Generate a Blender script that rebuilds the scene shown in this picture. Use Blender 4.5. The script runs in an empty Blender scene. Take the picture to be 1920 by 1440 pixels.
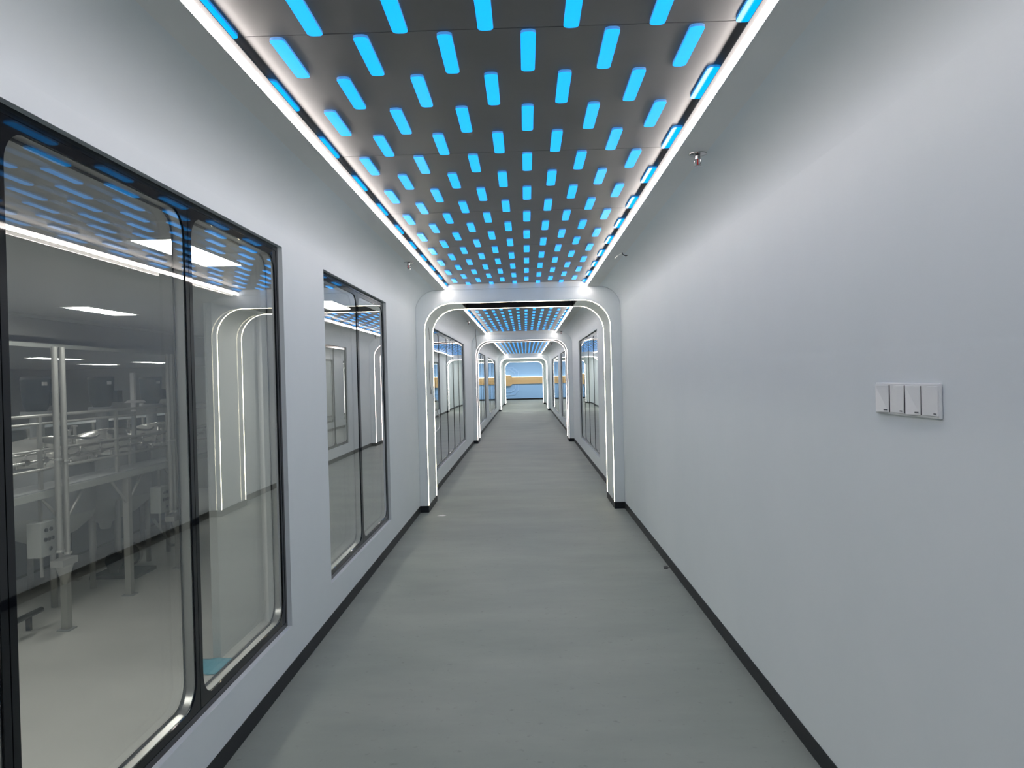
import bpy, bmesh, math, random
from mathutils import Vector, Matrix
random.seed(4)
SC = bpy.context.scene
C = SC.collection
PI = math.pi

# ------------------------------------------------------------------ camera, world, exposure
cam_data = bpy.data.cameras.new('camera')
cam_data.sensor_width = 36.0
cam_data.lens = 27.0
cam_data.clip_start = 0.05
cam_data.clip_end = 200
cam = bpy.data.objects.new('camera', cam_data)
C.objects.link(cam)
RGT = Vector((0.99953626, 0.01763915, -0.02482204))
DWN = Vector((-0.02466884, -0.00885066, -0.9996565))
FWD = Vector((-0.01785278, 0.99980524, -0.00841142))
mw = Matrix.Identity(4)
for i in range(3):
    mw[i][0] = RGT[i]; mw[i][1] = -DWN[i]; mw[i][2] = -FWD[i]
mw[2][3] = 1.4
cam.matrix_world = mw
SC.camera = cam

world = bpy.data.worlds.new('world')
SC.world = world
world.use_nodes = True
world.node_tree.nodes['Background'].inputs[0].default_value = (0.6, 0.65, 0.7, 1)
world.node_tree.nodes['Background'].inputs[1].default_value = 0.02

SC.view_settings.view_transform = 'Standard'
SC.view_settings.look = 'None'
SC.view_settings.gamma = 1.0
SC.view_settings.use_curve_mapping = False
SC.view_settings.exposure = 0.0
SC.cycles.use_adaptive_sampling = False
SC.cycles.max_bounces = 14
SC.cycles.diffuse_bounces = 7
SC.cycles.glossy_bounces = 6
SC.cycles.transparent_max_bounces = 24
SC.cycles.caustics_reflective = False
SC.cycles.caustics_refractive = False
SC.cycles.sample_clamp_indirect = 6.0

LED_POWER = 17.0       # white strips along the ceiling
ARCH_POWER = 13.0       # warm strips round the archways
DASH_POWER = 1.15      # blue slots
HALL_POWER = 33.0      # ceiling lights of the production hall

# ------------------------------------------------------------------ materials
def mat(name, col, rough=0.5, metal=0.0, spec=0.5, emit=None, power=0.0):
    m = bpy.data.materials.new(name)
    m.use_nodes = True
    b = m.node_tree.nodes['Principled BSDF']
    b.inputs['Base Color'].default_value = (*col, 1)
    b.inputs['Roughness'].default_value = rough
    b.inputs['Metallic'].default_value = metal
    b.inputs['Specular IOR Level'].default_value = spec
    if emit:
        b.inputs['Emission Color'].default_value = (*emit, 1)
        b.inputs['Emission Strength'].default_value = power
    return m

def noise_col(m, c1, c2, scale, detail=6, rough=0.6, stretch=(1, 1, 1), lo=0.35, hi=0.65, bump=0.0, bscale=None):
    nt = m.node_tree; n = nt.nodes; l = nt.links
    b = n['Principled BSDF']
    tc = n.new('ShaderNodeTexCoord'); mp = n.new('ShaderNodeMapping')
    mp.inputs['Scale'].default_value = stretch
    l.new(tc.outputs['Object'], mp.inputs['Vector'])
    nz = n.new('ShaderNodeTexNoise')
    nz.inputs['Scale'].default_value = scale
    nz.inputs['Detail'].default_value = detail
    nz.inputs['Roughness'].default_value = rough
    l.new(mp.outputs['Vector'], nz.inputs['Vector'])
    r = n.new('ShaderNodeValToRGB')
    r.color_ramp.elements[0].position = lo; r.color_ramp.elements[0].color = (*c1, 1)
    r.color_ramp.elements[1].position = hi; r.color_ramp.elements[1].color = (*c2, 1)
    l.new(nz.outputs['Fac'], r.inputs['Fac'])
    l.new(r.outputs['Color'], b.inputs['Base Color'])
    if bump:
        nb = n.new('ShaderNodeTexNoise'); nb.inputs['Scale'].default_value = bscale or scale * 4
        nb.inputs['Detail'].default_value = 4
        l.new(mp.outputs['Vector'], nb.inputs['Vector'])
        bp = n.new('ShaderNodeBump'); bp.inputs['Strength'].default_value = bump
        bp.inputs['Distance'].default_value = 0.004
        l.new(nb.outputs['Fac'], bp.inputs['Height'])
        l.new(bp.outputs['Normal'], b.inputs['Normal'])
    return m

def glass_mat(name, tint=(0.93, 0.935, 0.93), gain=1.0):
    """clear pane: transparent, with the mirror of both faces gathered on the one it is entered by"""
    m = bpy.data.materials.new(name); m.use_nodes = True
    nt = m.node_tree; n = nt.nodes; l = nt.links
    n.remove(n['Principled BSDF'])
    out = n['Material Output']
    tr = n.new('ShaderNodeBsdfTransparent'); tr.inputs[0].default_value = (*tint, 1)
    gl = n.new('ShaderNodeBsdfGlossy'); gl.inputs['Roughness'].default_value = 0.0
    gl.inputs[0].default_value = (0.98, 0.98, 0.98, 1)
    lw = n.new('ShaderNodeLayerWeight'); lw.inputs['Blend'].default_value = 0.5
    p = n.new('ShaderNodeMath'); p.operation = 'POWER'; p.inputs[1].default_value = 5.0
    l.new(lw.outputs['Facing'], p.inputs[0])
    ma = n.new('ShaderNodeMath'); ma.operation = 'MULTIPLY_ADD'
    ma.inputs[1].default_value = 0.955 * gain; ma.inputs[2].default_value = 0.045 * gain
    ma.use_clamp = True
    l.new(p.outputs[0], ma.inputs[0])
    mx = n.new('ShaderNodeMixShader')
    geo = n.new('ShaderNodeNewGeometry')
    inv = n.new('ShaderNodeMath'); inv.operation = 'SUBTRACT'; inv.inputs[0].default_value = 1.0
    l.new(geo.outputs['Backfacing'], inv.inputs[1])
    mu = n.new('ShaderNodeMath'); mu.operation = 'MULTIPLY'
    l.new(ma.outputs[0], mu.inputs[0]); l.new(inv.outputs[0], mu.inputs[1])
    l.new(mu.outputs[0], mx.inputs[0]); l.new(tr.outputs[0], mx.inputs[1]); l.new(gl.outputs[0], mx.inputs[2])
    l.new(mx.outputs[0], out.inputs[0])
    return m

M = {}
M['wall'] = noise_col(mat('white wall paint', (0.8, 0.8, 0.8), 0.55, spec=0.3), (0.735, 0.787, 0.802), (0.755, 0.803, 0.818), 2.2)
M['ceil'] = noise_col(mat('white ceiling paint', (0.8, 0.8, 0.8), 0.7, spec=0.2), (0.76, 0.77, 0.755), (0.79, 0.80, 0.78), 1.5)
M['void'] = mat('dark void board', (0.03, 0.03, 0.033), 0.8)
M['skirt'] = mat('black skirting', (0.012, 0.014, 0.017), 0.45, spec=0.3)
M['panel'] = noise_col(mat('dark grey panel', (0.1, 0.1, 0.1), 0.33, spec=0.5), (0.138, 0.135, 0.138), (0.158, 0.154, 0.157), 3.0)
M['dash'] = mat('blue backlit film', (0.005, 0.11, 0.22), 0.25, spec=0.2, emit=(0.0, 0.485, 1.4), power=DASH_POWER)
M['led'] = mat('white LED diffuser', (0.8, 0.8, 0.8), 0.4, emit=(1.0, 0.91, 0.855), power=LED_POWER)
M['led_down'] = mat('white LED diffuser, lower lens', (0.8, 0.8, 0.8), 0.4, emit=(1.0, 0.89, 0.845), power=LED_POWER * 4.9)  # strip underside made brighter than its front, added to lift the room light
M['led_warm'] = mat('warm LED diffuser', (0.8, 0.8, 0.7), 0.4, emit=(1.0, 0.90, 0.66), power=ARCH_POWER)
M['led_pink'] = mat('pinkish LED diffuser', (0.8, 0.8, 0.7), 0.4, emit=(1.0, 0.80, 0.72), power=ARCH_POWER)
M['led_cool'] = mat('neutral LED diffuser', (0.8, 0.8, 0.8), 0.4, emit=(1.0, 0.95, 0.86), power=ARCH_POWER * 1.3)
M['lip'] = mat('grey aluminium lip', (0.16, 0.16, 0.163), 0.8, spec=0.1)
M['black_gloss'] = mat('black glazing frame', (0.006, 0.007, 0.009), 0.06, spec=0.4)
M['black_print'] = mat('black border lacquer', (0.006, 0.007, 0.009), 0.03, spec=0.35)
M['spacer'] = mat('aluminium spacer', (0.62, 0.62, 0.60), 0.28, metal=0.85)
M['glass'] = glass_mat('window glass', gain=2.3)
M['glass_rear'] = glass_mat('rear window glass', gain=0.8)
M['switch'] = mat('white switch plastic', (0.82, 0.83, 0.82), 0.22, spec=0.5)
M['switch_mark'] = mat('grey switch mark', (0.12, 0.13, 0.14), 0.4)
M['gap'] = mat('dark gap', (0.05, 0.045, 0.05), 0.6)
M['chrome'] = mat('chrome', (0.36, 0.36, 0.36), 0.22, metal=1.0)
M['red'] = mat('red glass bulb', (0.55, 0.01, 0.01), 0.15)
M['cable_black'] = mat('black cable', (0.02, 0.02, 0.02), 0.5)
M['cable_white'] = mat('white cable', (0.75, 0.75, 0.74), 0.5)
M['steel'] = mat('stainless steel', (0.78, 0.77, 0.74), 0.24, metal=0.9)
M['steel_dome'] = mat('satin tank head', (0.80, 0.79, 0.75), 0.24, metal=0.35)
M['backdrop'] = mat('blue grey cabinet paint', (0.15, 0.18, 0.19), 0.4)
M['steel_soft'] = mat('brushed steel sheet', (0.42, 0.43, 0.42), 0.33, metal=0.75)
M['paint_grey'] = mat('grey painted steel', (0.36, 0.38, 0.39), 0.5)
M['tube_grey'] = mat('satin steel tube', (0.42, 0.42, 0.40), 0.4, metal=0.4)
M['motor'] = mat('dark blue grey motor paint', (0.022, 0.042, 0.052), 0.45)
M['box'] = mat('pale grey control box', (0.40, 0.42, 0.40), 0.45)
M['button'] = mat('dark control button', (0.05, 0.055, 0.06), 0.4)
M['label'] = mat('white plate', (0.85, 0.85, 0.85), 0.5)
M['hall_wall'] = mat('hall sandwich panel', (0.50, 0.52, 0.52), 0.35, spec=0.4)
M['hall_ceil'] = mat('hall ceiling panel', (0.42, 0.43, 0.44), 0.35, spec=0.4)
M['hall_floor'] = noise_col(mat('hall epoxy floor', (0.6, 0.6, 0.58), 0.4), (0.60, 0.60, 0.57), (0.66, 0.66, 0.63), 0.8)
M['hall_lamp'] = mat('hall lamp diffuser', (0.9, 0.9, 0.9), 0.4, emit=(1.0, 0.99, 0.93), power=HALL_POWER)
M['hall_lamp_low'] = mat('low hall lamp diffuser', (0.9, 0.9, 0.9), 0.4, emit=(1.0, 0.99, 0.93), power=19)
M['end_lamp'] = mat('end hall lamp diffuser', (0.9, 0.9, 0.9), 0.4, emit=(0.97, 0.99, 1.0), power=16)
M['film'] = mat('blue plastic film', (0.10, 0.42, 0.55), 0.35)
M['pump'] = mat('dark pump paint', (0.05, 0.055, 0.06), 0.4)
M['blue_wall'] = mat('blue wall paint', (0.33, 0.54, 0.82), 0.5, spec=0.3)
M['blue_pale'] = mat('pale blue relief paint', (0.42, 0.63, 0.90), 0.5, spec=0.3)
M['band'] = noise_col(mat('tan timber band', (0.6, 0.4, 0.2), 0.5, spec=0.3), (0.60, 0.40, 0.19), (0.68, 0.46, 0.24), 2.0, stretch=(0.3, 1, 6))
M['band_led'] = mat('thin band LED', (0.9, 0.9, 0.8), 0.4, emit=(1.0, 0.95, 0.75), power=3)
M['slot_dark'] = mat('dark slot lining', (0.012, 0.012, 0.02), 0.35)

for k_ in ('dash', 'led', 'led_down', 'led_warm', 'led_pink', 'led_cool', 'hall_lamp', 'hall_lamp_low', 'end_lamp', 'band_led'):
    M[k_].cycles.emission_sampling = 'FRONT'

def dash_side():
    m = bpy.data.materials.new('milky acrylic edge'); m.use_nodes = True
    n = m.node_tree.nodes; l = m.node_tree.links
    n.remove(n['Principled BSDF'])
    t = n.new('ShaderNodeBsdfTranslucent'); t.inputs[0].default_value = (0.9, 0.93, 0.95, 1)
    d = n.new('ShaderNodeBsdfDiffuse'); d.inputs[0].default_value = (0.5, 0.6, 0.65, 1)
    x = n.new('ShaderNodeMixShader'); x.inputs[0].default_value = 0.3
    l.new(t.outputs[0], x.inputs[1]); l.new(d.outputs[0], x.inputs[2])
    l.new(x.outputs[0], n['Material Output'].inputs[0])
    return m
M['dash_side'] = dash_side()

def floor_mat():
    m = mat('grey cement floor', (0.2, 0.21, 0.2), 0.55, spec=0.35)
    nt = m.node_tree; n = nt.nodes; l = nt.links
    b = n['Principled BSDF']
    tc = n.new('ShaderNodeTexCoord')
    mp = n.new('ShaderNodeMapping'); mp.inputs['Scale'].default_value = (0.7, 1.6, 1)
    l.new(tc.outputs['Object'], mp.inputs['Vector'])
    a = n.new('ShaderNodeTexNoise'); a.inputs['Scale'].default_value = 1.3; a.inputs['Detail'].default_value = 8
    a.inputs['Roughness'].default_value = 0.62
    l.new(mp.outputs['Vector'], a.inputs['Vector'])
    r = n.new('ShaderNodeValToRGB')
    r.color_ramp.elements[0].position = 0.3; r.color_ramp.elements[0].color = (0.215, 0.243, 0.224, 1)
    r.color_ramp.elements[1].position = 0.72; r.color_ramp.elements[1].color = (0.285, 0.310, 0.282, 1)
    l.new(a.outputs['Fac'], r.inputs['Fac'])
    v = n.new('ShaderNodeTexNoise'); v.inputs['Scale'].default_value = 26; v.inputs['Detail'].default_value = 3
    l.new(tc.outputs['Object'], v.inputs['Vector'])
    r2 = n.new('ShaderNodeValToRGB')
    r2.color_ramp.elements[0].position = 0.24; r2.color_ramp.elements[0].color = (0.72, 0.72, 0.72, 1)
    r2.color_ramp.elements[1].position = 0.36; r2.color_ramp.elements[1].color = (1, 1, 1, 1)
    l.new(v.outputs['Fac'], r2.inputs['Fac'])
    mx = n.new('ShaderNodeMix'); mx.data_type = 'RGBA'; mx.blend_type = 'MULTIPLY'
    mx.inputs[0].default_value = 0.8
    l.new(r.outputs['Color'], mx.inputs[6]); l.new(r2.outputs['Color'], mx.inputs[7])
    l.new(mx.outputs[2], b.inputs['Base Color'])
    return m
M['floor'] = floor_mat()

# ------------------------------------------------------------------ mesh helpers
def bx(bm, x0, x1, y0, y1, z0, z1):
    v = [bm.verts.new(p) for p in ((x0, y0, z0), (x1, y0, z0), (x1, y1, z0), (x0, y1, z0),
                                   (x0, y0, z1), (x1, y0, z1), (x1, y1, z1), (x0, y1, z1))]
    fs = []
    for f in ((3, 2, 1, 0), (4, 5, 6, 7), (0, 1, 5, 4), (1, 2, 6, 5), (2, 3, 7, 6), (3, 0, 4, 7)):
        fs.append(bm.faces.new([v[i] for i in f]))
    return fs

def obj(name, bm, m, parent=None, smooth=False, bevel=0.0, segs=2):
    bmesh.ops.recalc_face_normals(bm, faces=bm.faces)
    for e in bm.edges:
        if len(e.link_faces) == 2 and e.calc_face_angle(0) > math.radians(35): e.smooth = False
    me = bpy.data.meshes.new(name)
    bm.to_mesh(me); bm.free()
    for mm in (m if isinstance(m, (list, tuple)) else [m]):
        me.materials.append(mm)
    if smooth:
        for p in me.polygons: p.use_smooth = True
    o = bpy.data.objects.new(name, me)
    C.objects.link(o)
    if parent: o.parent = parent
    if bevel:
        b = o.modifiers.new('bevel', 'BEVEL'); b.width = bevel; b.segments = segs; b.limit_method = 'ANGLE'
        b.angle_limit = math.radians(40)
    return o

def box(name, x0, x1, y0, y1, z0, z1, m, parent=None, bevel=0.0):
    bm = bmesh.new(); bx(bm, x0, x1, y0, y1, z0, z1)
    return obj(name, bm, m, parent, bevel=bevel)

def tag(o, label, cat, group=None, kind=None):
    if kind: o['kind'] = kind
    if label: o['label'] = label
    if cat: o['category'] = cat
    if group: o['group'] = group
    return o

def thing(name, label, cat, loc=(0, 0, 0), group=None):
    o = bpy.data.objects.new(name, None); C.objects.link(o)
    o.location = loc; o.empty_display_size = 0.1
    return tag(o, label, cat, group)

def struct(o, label=None):
    o['kind'] = 'structure'
    if label: o['label'] = label
    return o

def copy_tree(o, parent=None):
    c = o.copy(); C.objects.link(c)
    if parent: c.parent = parent
    for ch in list(o.children): copy_tree(ch, c)
    return c

def glow_box(name, x0, x1, y0, y1, z0, z1, m, axis, parent, body='lip'):
    """a lamp body whose one face (along `axis`) is the glowing diffuser"""
    bm = bmesh.new(); fs = bx(bm, x0, x1, y0, y1, z0, z1)
    bmesh.ops.recalc_face_normals(bm, faces=bm.faces)
    for f in bm.faces:
        f.normal_update()
        f.material_index = 0 if f.normal.dot(Vector(axis)) > 0.5 else 1
    return obj(name, bm, [m, M[body]], parent)

def cyl(bm, p0, p1, r0, r1=None, n=20, caps=True):
    r1 = r0 if r1 is None else r1
    p0 = Vector(p0); p1 = Vector(p1); d = (p1 - p0).normalized()
    a = d.orthogonal().normalized(); b = d.cross(a)
    A = []; B = []
    for i in range(n):
        t = 2 * PI * i / n; u = a * math.cos(t) + b * math.sin(t)
        A.append(bm.verts.new(p0 + u * r0)); B.append(bm.verts.new(p1 + u * r1))
    for i in range(n):
        j = (i + 1) % n
        f = bm.faces.new((A[i], A[j], B[j], B[i])); f.smooth = True
    if caps:
        bm.faces.new(A[::-1]); bm.faces.new(B)

def lathe(bm, cx, cy, prof, n=32):
    rings = []
    for r, z in prof:
        if r < 1e-5: rings.append([bm.verts.new((cx, cy, z))])
        else: rings.append([bm.verts.new((cx + r * math.cos(2 * PI * i / n), cy + r * math.sin(2 * PI * i / n), z)) for i in range(n)])
    for a, b in zip(rings, rings[1:]):
        for i in range(n):
            j = (i + 1) % n
            if len(a) == 1 and len(b) == 1: continue
            if len(a) == 1: f = bm.faces.new((a[0], b[i], b[j]))
            elif len(b) == 1: f = bm.faces.new((a[i], b[0], a[j]))
            else: f = bm.faces.new((a[i], a[j], b[j], b[i]))
            f.smooth = True

def tube(bm, pts, r, n=10):
    pts = [Vector(p) for p in pts]
    rings = []
    prev = None
    for i, p in enumerate(pts):
        d = (pts[min(i + 1, len(pts) - 1)] - pts[max(i - 1, 0)]).normalized()
        if prev is None: a = d.orthogonal().normalized()
        else: a = (prev - d * prev.dot(d)).normalized()
        prev = a; b = d.cross(a)
        rings.append([bm.verts.new(p + (a * math.cos(2 * PI * k / n) + b * math.sin(2 * PI * k / n)) * r) for k in range(n)])
    for A, B in zip(rings, rings[1:]):
        for k in range(n):
            j = (k + 1) % n
            f = bm.faces.new((A[k], A[j], B[j], B[k])); f.smooth = True
    bm.faces.new(rings[0][::-1]); bm.faces.new(rings[-1])

def smooth_path(pts, k=8):
    pts = [Vector(p) for p in pts]; out = []
    for i in range(len(pts) - 1):
        p0 = pts[max(i - 1, 0)]; p1 = pts[i]; p2 = pts[i + 1]; p3 = pts[min(i + 2, len(pts) - 1)]
        for t in range(k):
            s = t / k
            out.append(0.5 * (2 * p1 + (p2 - p0) * s + (2 * p0 - 5 * p1 + 4 * p2 - p3) * s * s + (3 * p1 - p0 - 3 * p2 + p3) * s ** 3))
    out.append(pts[-1]); return out

# ------------------------------------------------------------------ dimensions (metres, camera stands at x=0 y=0)
XL, XR = -1.142, 1.010           # corridor walls
OL, OR = -1.252, 1.120           # their outer faces
ZC = 2.335                       # plaster ceiling
ZB = 2.393                       # underside of the dark slotted panels
ZP = 2.385                       # faces of their blue slots
LL, LR = -0.815, 0.661           # inner edges of the plaster = LED faces
COVE = 0.22
Y0, Y1 = -2.4, 40.25             # corridor ends
WB, WT = 0.2425, 2.047           # window openings
SKH = 0.07
ARCHES = [(8.06, 8.82), (16.45, 17.22), (31.95, 32.75), (39.5, 40.25)]
HF = -2.1                        # floor of the production hall

WIN_L = [(-0.255, 3.635, 4, 1), (4.38, 6.35, 2, 2), (9.40, 14.44, 5, 3), (18.10, 22.15, 4, 5), (23.60, 29.45, 6, 6)]
WIN_R = [(10.75, 14.46, 4, 4), (18.10, 22.15, 4, 7), (23.60, 29.30, 6, 8)]

# ------------------------------------------------------------------ shell
def wall_mesh(xi, xo, wins, zb):
    bm = bmesh.new()
    x0, x1 = min(xi, xo), max(xi, xo)
    y = Y0
    for (a, b, *_r) in wins:
        bx(bm, x0, x1, y, a, zb, ZC - COVE)
        bx(bm, x0, x1, a, b, zb, WB)
        bx(bm, x0, x1, a, b, WT, ZC - COVE)
        y = b
    bx(bm, x0, x1, y, Y1, zb, ZC - COVE)
    # cove: solid between wall plane and ceiling plane with a concave quarter round
    s = 1 if xi < 0 else -1
    prof = [(xo, ZC - COVE), (xi, ZC - COVE)]
    for k in range(1, 17):
        t = k / 16 * PI / 2
        prof.append((xi + s * COVE * (1 - math.cos(t)), ZC - COVE + COVE * math.sin(t)))
    prof += [(xi + s * COVE, ZC + 0.08), (xo, ZC + 0.08)]
    A = [bm.verts.new((px, Y0, pz)) for px, pz in prof]; B = [bm.verts.new((px, Y1, pz)) for px, pz in prof]
    for i in range(len(prof)):
        j = (i + 1) % len(prof)
        f = bm.faces.new((A[i], A[j], B[j], B[i]))
        if 1 <= i <= 17: f.smooth = True
    bm.faces.new(A[::-1]); bm.faces.new(B)
    return bm

struct(obj('wall_left', wall_mesh(XL, OL, WIN_L, HF), M['wall']))
struct(obj('wall_right', wall_mesh(XR, OR, WIN_R, 0.0), M['wall']))
bm = bmesh.new()
bx(bm, XL + COVE, LL - 0.0005, Y0, Y1, ZC, ZC + 0.08)
bx(bm, LR + 0.0005, XR - COVE, Y0, Y1, ZC, ZC + 0.08)
struct(obj('ceiling', bm, M['ceil']))
struct(box('ceiling', OL, OR, Y0, Y1, ZC + 0.085, ZC + 0.13, M['void']))
bm = bmesh.new(); bx(bm, XL, OR, Y0 - 0.1, Y1, -0.12, 0.0); bx(bm, -4.2, 4.2, Y1, 47.8, -0.12, 0.0)
struct(obj('floor', bm, M['floor']))
struct(box('wall_back', XL, XR, Y0 - 0.1, Y0, 0.0, ZC + 0.08, M['wall']))

# baseboards, bay by bay
BAYS = [(Y0, ARCHES[0][0])] + [(ARCHES[i][1], ARCHES[i + 1][0]) for i in range(3)]
for (a, b) in BAYS:
    struct(box('baseboard_left', XL, XL + 0.004, a, b, 0.0, SKH, M['skirt']))
    struct(box('baseboard_right', XR - 0.004, XR, a, b, 0.0, SKH, M['skirt']))

# ------------------------------------------------------------------ archways
AIL, AIR, AZ, ARAD = -1.054, 0.905, 2.198, 0.29
SL, SR = -0.66, 0.565            # dark slot in the soffit

def arch_path(il, ir, zt, rad, zb=0.0, n=14):
    pts = [(il, zb), (il, SKH), (il, zt - rad)]
    for k in range(1, n + 1):
        t = k / n * PI / 2; pts.append((il + rad * (1 - math.cos(t)), zt - rad + rad * math.sin(t)))
    pts += [(SL, zt), (SR, zt)]
    for k in range(0, n + 1):
        t = k / n * PI / 2; pts.append((ir - rad * (1 - math.sin(t)), zt - rad + rad * math.cos(t)))
    pts += [(ir, SKH), (ir, zb)]
    return pts

def make_arch(ya, yb, label, led, slot=True, sw=0.010):
    root = thing('archway', label, 'archway', (0, 0, 0), 'rounded lit archways along the corridor')
    inner = arch_path(AIL, AIR, AZ, ARAD)
    n = len(inner)
    g = 0.0015
    outer = []
    xl, xr, zc = XL + g, XR - g, ZC - g
    cov = COVE
    m = 14
    outer = [(xl, 0.0), (xl, SKH), (xl, zc - cov)]
    for k in range(1, m + 1):
        t = k / m * PI / 2; outer.append((xl + cov * (1 - math.cos(t)), zc - cov + cov * math.sin(t)))
    outer += [(SL, zc), (SR, zc)]
    for k in range(0, m + 1):
        t = k / m * PI / 2; outer.append((xr - cov * (1 - math.sin(t)), zc - cov + cov * math.cos(t)))
    outer += [(xr, SKH), (xr, 0.0)]
    bm = bmesh.new()
    def ring(path, y): return [bm.verts.new((p[0], y, p[1])) for p in path]
    If, Of, Ib, Ob = ring(inner, ya), ring(outer, ya), ring(inner, yb), ring(outer, yb)
    si = [i for i in range(n - 1) if inner[i][0] == SL and inner[i + 1][0] == SR][0]
    b = 0.055
    for i in range(n - 1):
        bm.faces.new((Of[i], Of[i + 1], If[i + 1], If[i]))
        bm.faces.new((Ob[i + 1], Ob[i], Ib[i], Ib[i + 1]))
        bm.faces.new((Of[i + 1], Of[i], Ob[i], Ob[i + 1]))
        if i == si and slot:
            p = [bm.verts.new((SL, ya + b, AZ)), bm.verts.new((SR, ya + b, AZ)), bm.verts.new((SR, yb - b, AZ)), bm.verts.new((SL, yb - b, AZ))]
            bm.faces.new((If[i], If[i + 1], p[1], p[0]))
            bm.faces.new((p[3], p[2], Ib[i + 1], Ib[i]))
        else:
            f = bm.faces.new((If[i], If[i + 1], Ib[i + 1], Ib[i])); f.smooth = True
    bm.faces.new((Of[0], If[0], Ib[0], Ob[0])); bm.faces.new((Of[-1], Ob[-1], Ib[-1], If[-1]))
    # header closing the raised middle of the ceiling
    bx(bm, LL, LR, ya, yb, ZC + 0.0003, ZC + 0.078)
    obj('frame', bm, M['wall'], root)
    if slot:
        bm = bmesh.new()
        y0, y1 = ya + b, yb - b
        zt = AZ + 0.09
        # open-bottomed lining: four sides and a top
        bx(bm, SL, SL + 0.006, y0, y1, AZ, zt); bx(bm, SR - 0.006, SR, y0, y1, AZ, zt)
        bx(bm, SL, SR, y0, y0 + 0.006, AZ, zt); bx(bm, SL, SR, y1 - 0.006, y1, AZ, zt)
        bx(bm, SL, SR, y0, y1, zt, zt + 0.006)
        obj('soffit_slot', bm, M['slot_dark'], root)['label'] = 'dark open slot in the soffit'
    # glowing strips just inside the front and the rear edge
    for (sa, sb) in ((ya + 0.024, ya + 0.024 + sw), (yb - 0.024 - sw, yb - 0.024)):
        bm = bmesh.new()
        path = [p for p in inner if p[1] >= SKH - 1e-6]
        outp = arch_path(AIL + 0.003, AIR - 0.003, AZ - 0.003, ARAD)
        outp = [p for p in outp if p[1] >= SKH - 1e-6]
        a0 = ring(path, sa); a1 = ring(path, sb); c0 = ring(outp, sa); c1 = ring(outp, sb)
        for i in range(len(path) - 1):
            bm.faces.new((c0[i], c0[i + 1], c1[i + 1], c1[i])); bm.faces.new((a0[i], a0[i + 1], c0[i + 1], c0[i])).material_index = 0
            bm.faces.new((c1[i], c1[i + 1], a1[i + 1], a1[i])); bm.faces.new((a1[i], a1[i + 1], a0[i + 1], a0[i])).material_index = 1
        obj('led_strip', bm, [led, M['wall']], root)
    # black plinths
    bm = bmesh.new()
    bx(bm, XL + 0.002, AIL + 0.004, ya - 0.004, yb + 0.004, 0.0, SKH)
    obj('plinth', bm, M['skirt'], root)
    bm = bmesh.new()
    bx(bm, AIR - 0.004, XR - 0.002, ya - 0.004, yb + 0.004, 0.0, SKH)
    obj('plinth', bm, M['skirt'], root)
    return root

make_arch(*ARCHES[0], 'white rounded archway nearest the camera with two warm light lines', M['led_warm'])
make_arch(*ARCHES[1], 'second white rounded archway with pinkish light lines, seen through the nearest one', M['led_pink'])
make_arch(*ARCHES[2], 'third white rounded archway, small, just before the last one', M['led_cool'], slot=False, sw=0.035)
make_arch(*ARCHES[3], 'farthest white rounded archway framing the blue end wall', M['led_cool'], slot=False, sw=0.035)

# ------------------------------------------------------------------ slotted ceiling panels and LED strips
PITCH, CP = 0.597, 0.2415
XA, YA = 0.032, 2.341            # one measured slot centre
DL, DW = 0.285, 0.0435

def dash_mesh():
    bm = bmesh.new()
    r = 0.016; pts = []
    for cx, cy, t0 in ((DW / 2 - r, DL / 2 - r, 0), (-DW / 2 + r, DL / 2 - r, 90), (-DW / 2 + r, -DL / 2 + r, 180), (DW / 2 - r, -DL / 2 + r, 270)):
        for k in range(6):
            t = math.radians(t0 + 90 * k / 5)
            pts.append((cx + r * math.cos(t), cy + r * math.sin(t)))
    top = [bm.verts.new((x, y, 0.0)) for x, y in pts]
    bot = [bm.verts.new((x, y, ZP - ZB)) for x, y in pts]
    n = len(pts)
    f = bm.faces.new(bot[::-1]); f.material_index = 0
    for i in range(n):
        j = (i + 1) % n
        f = bm.faces.new((top[i], bot[i], bot[j], top[j])); f.material_index = 1
    bmesh.ops.recalc_face_normals(bm, faces=bm.faces)
    me = bpy.data.meshes.new('light_slot'); bm.to_mesh(me); bm.free()
    me.materials.append(M['dash']); me.materials.append(M['dash_side'])
    return me
DASH = dash_mesh()

ORD = ['first', 'second', 'third', 'fourth', 'fifth', 'sixth', 'seventh', 'eighth', 'ninth', 'tenth', 'eleventh', 'twelfth', 'thirteenth', 'fourteenth']
def ceiling_bay(y0, y1, start, where, n_from=0):
    """panels of 1.194 m from `start` on, clipped to the bay"""
    k = 0
    ya = start
    made = 0
    while ya < y1 - 0.02:
        yb = min(ya + 2 * PITCH, y1)
        a = max(ya, y0)
        if yb - a > 0.03:
            t = thing('ceiling_panel', '%s dark grey ceiling panel with blue light slots, counted from %s' % (ORD[made], where), 'ceiling panel',
                      (0, 0, 0), 'dark slotted ceiling panels')
            box('board', LL + 0.004, LR - 0.004, a + 0.002, yb - 0.002, ZB, ZB + 0.010, M['panel'], t)
            for row in range(4):
                cy = ya + 0.15 + row * PITCH / 2
                if cy - DL / 2 < a - 0.005 or cy > yb - 0.01: continue
                offs = [k2 * CP for k2 in range(-3, 3)] if row % 2 == 0 else [-CP / 2 + k2 * CP for k2 in range(-3, 4)]
                for ox in offs:
                    d = bpy.data.objects.new('light_slot', DASH); C.objects.link(d)
                    d.location = (XA + ox, cy, ZB); d.parent = t
                    if cy + DL / 2 > yb - 0.002:     # cut by the end of the bay
                        ln = yb - 0.003 - (cy - DL / 2)
                        d.scale = (1, ln / DL, 1); d.location.y = cy - DL / 2 + ln / 2
            made += 1
        ya += 2 * PITCH

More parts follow.
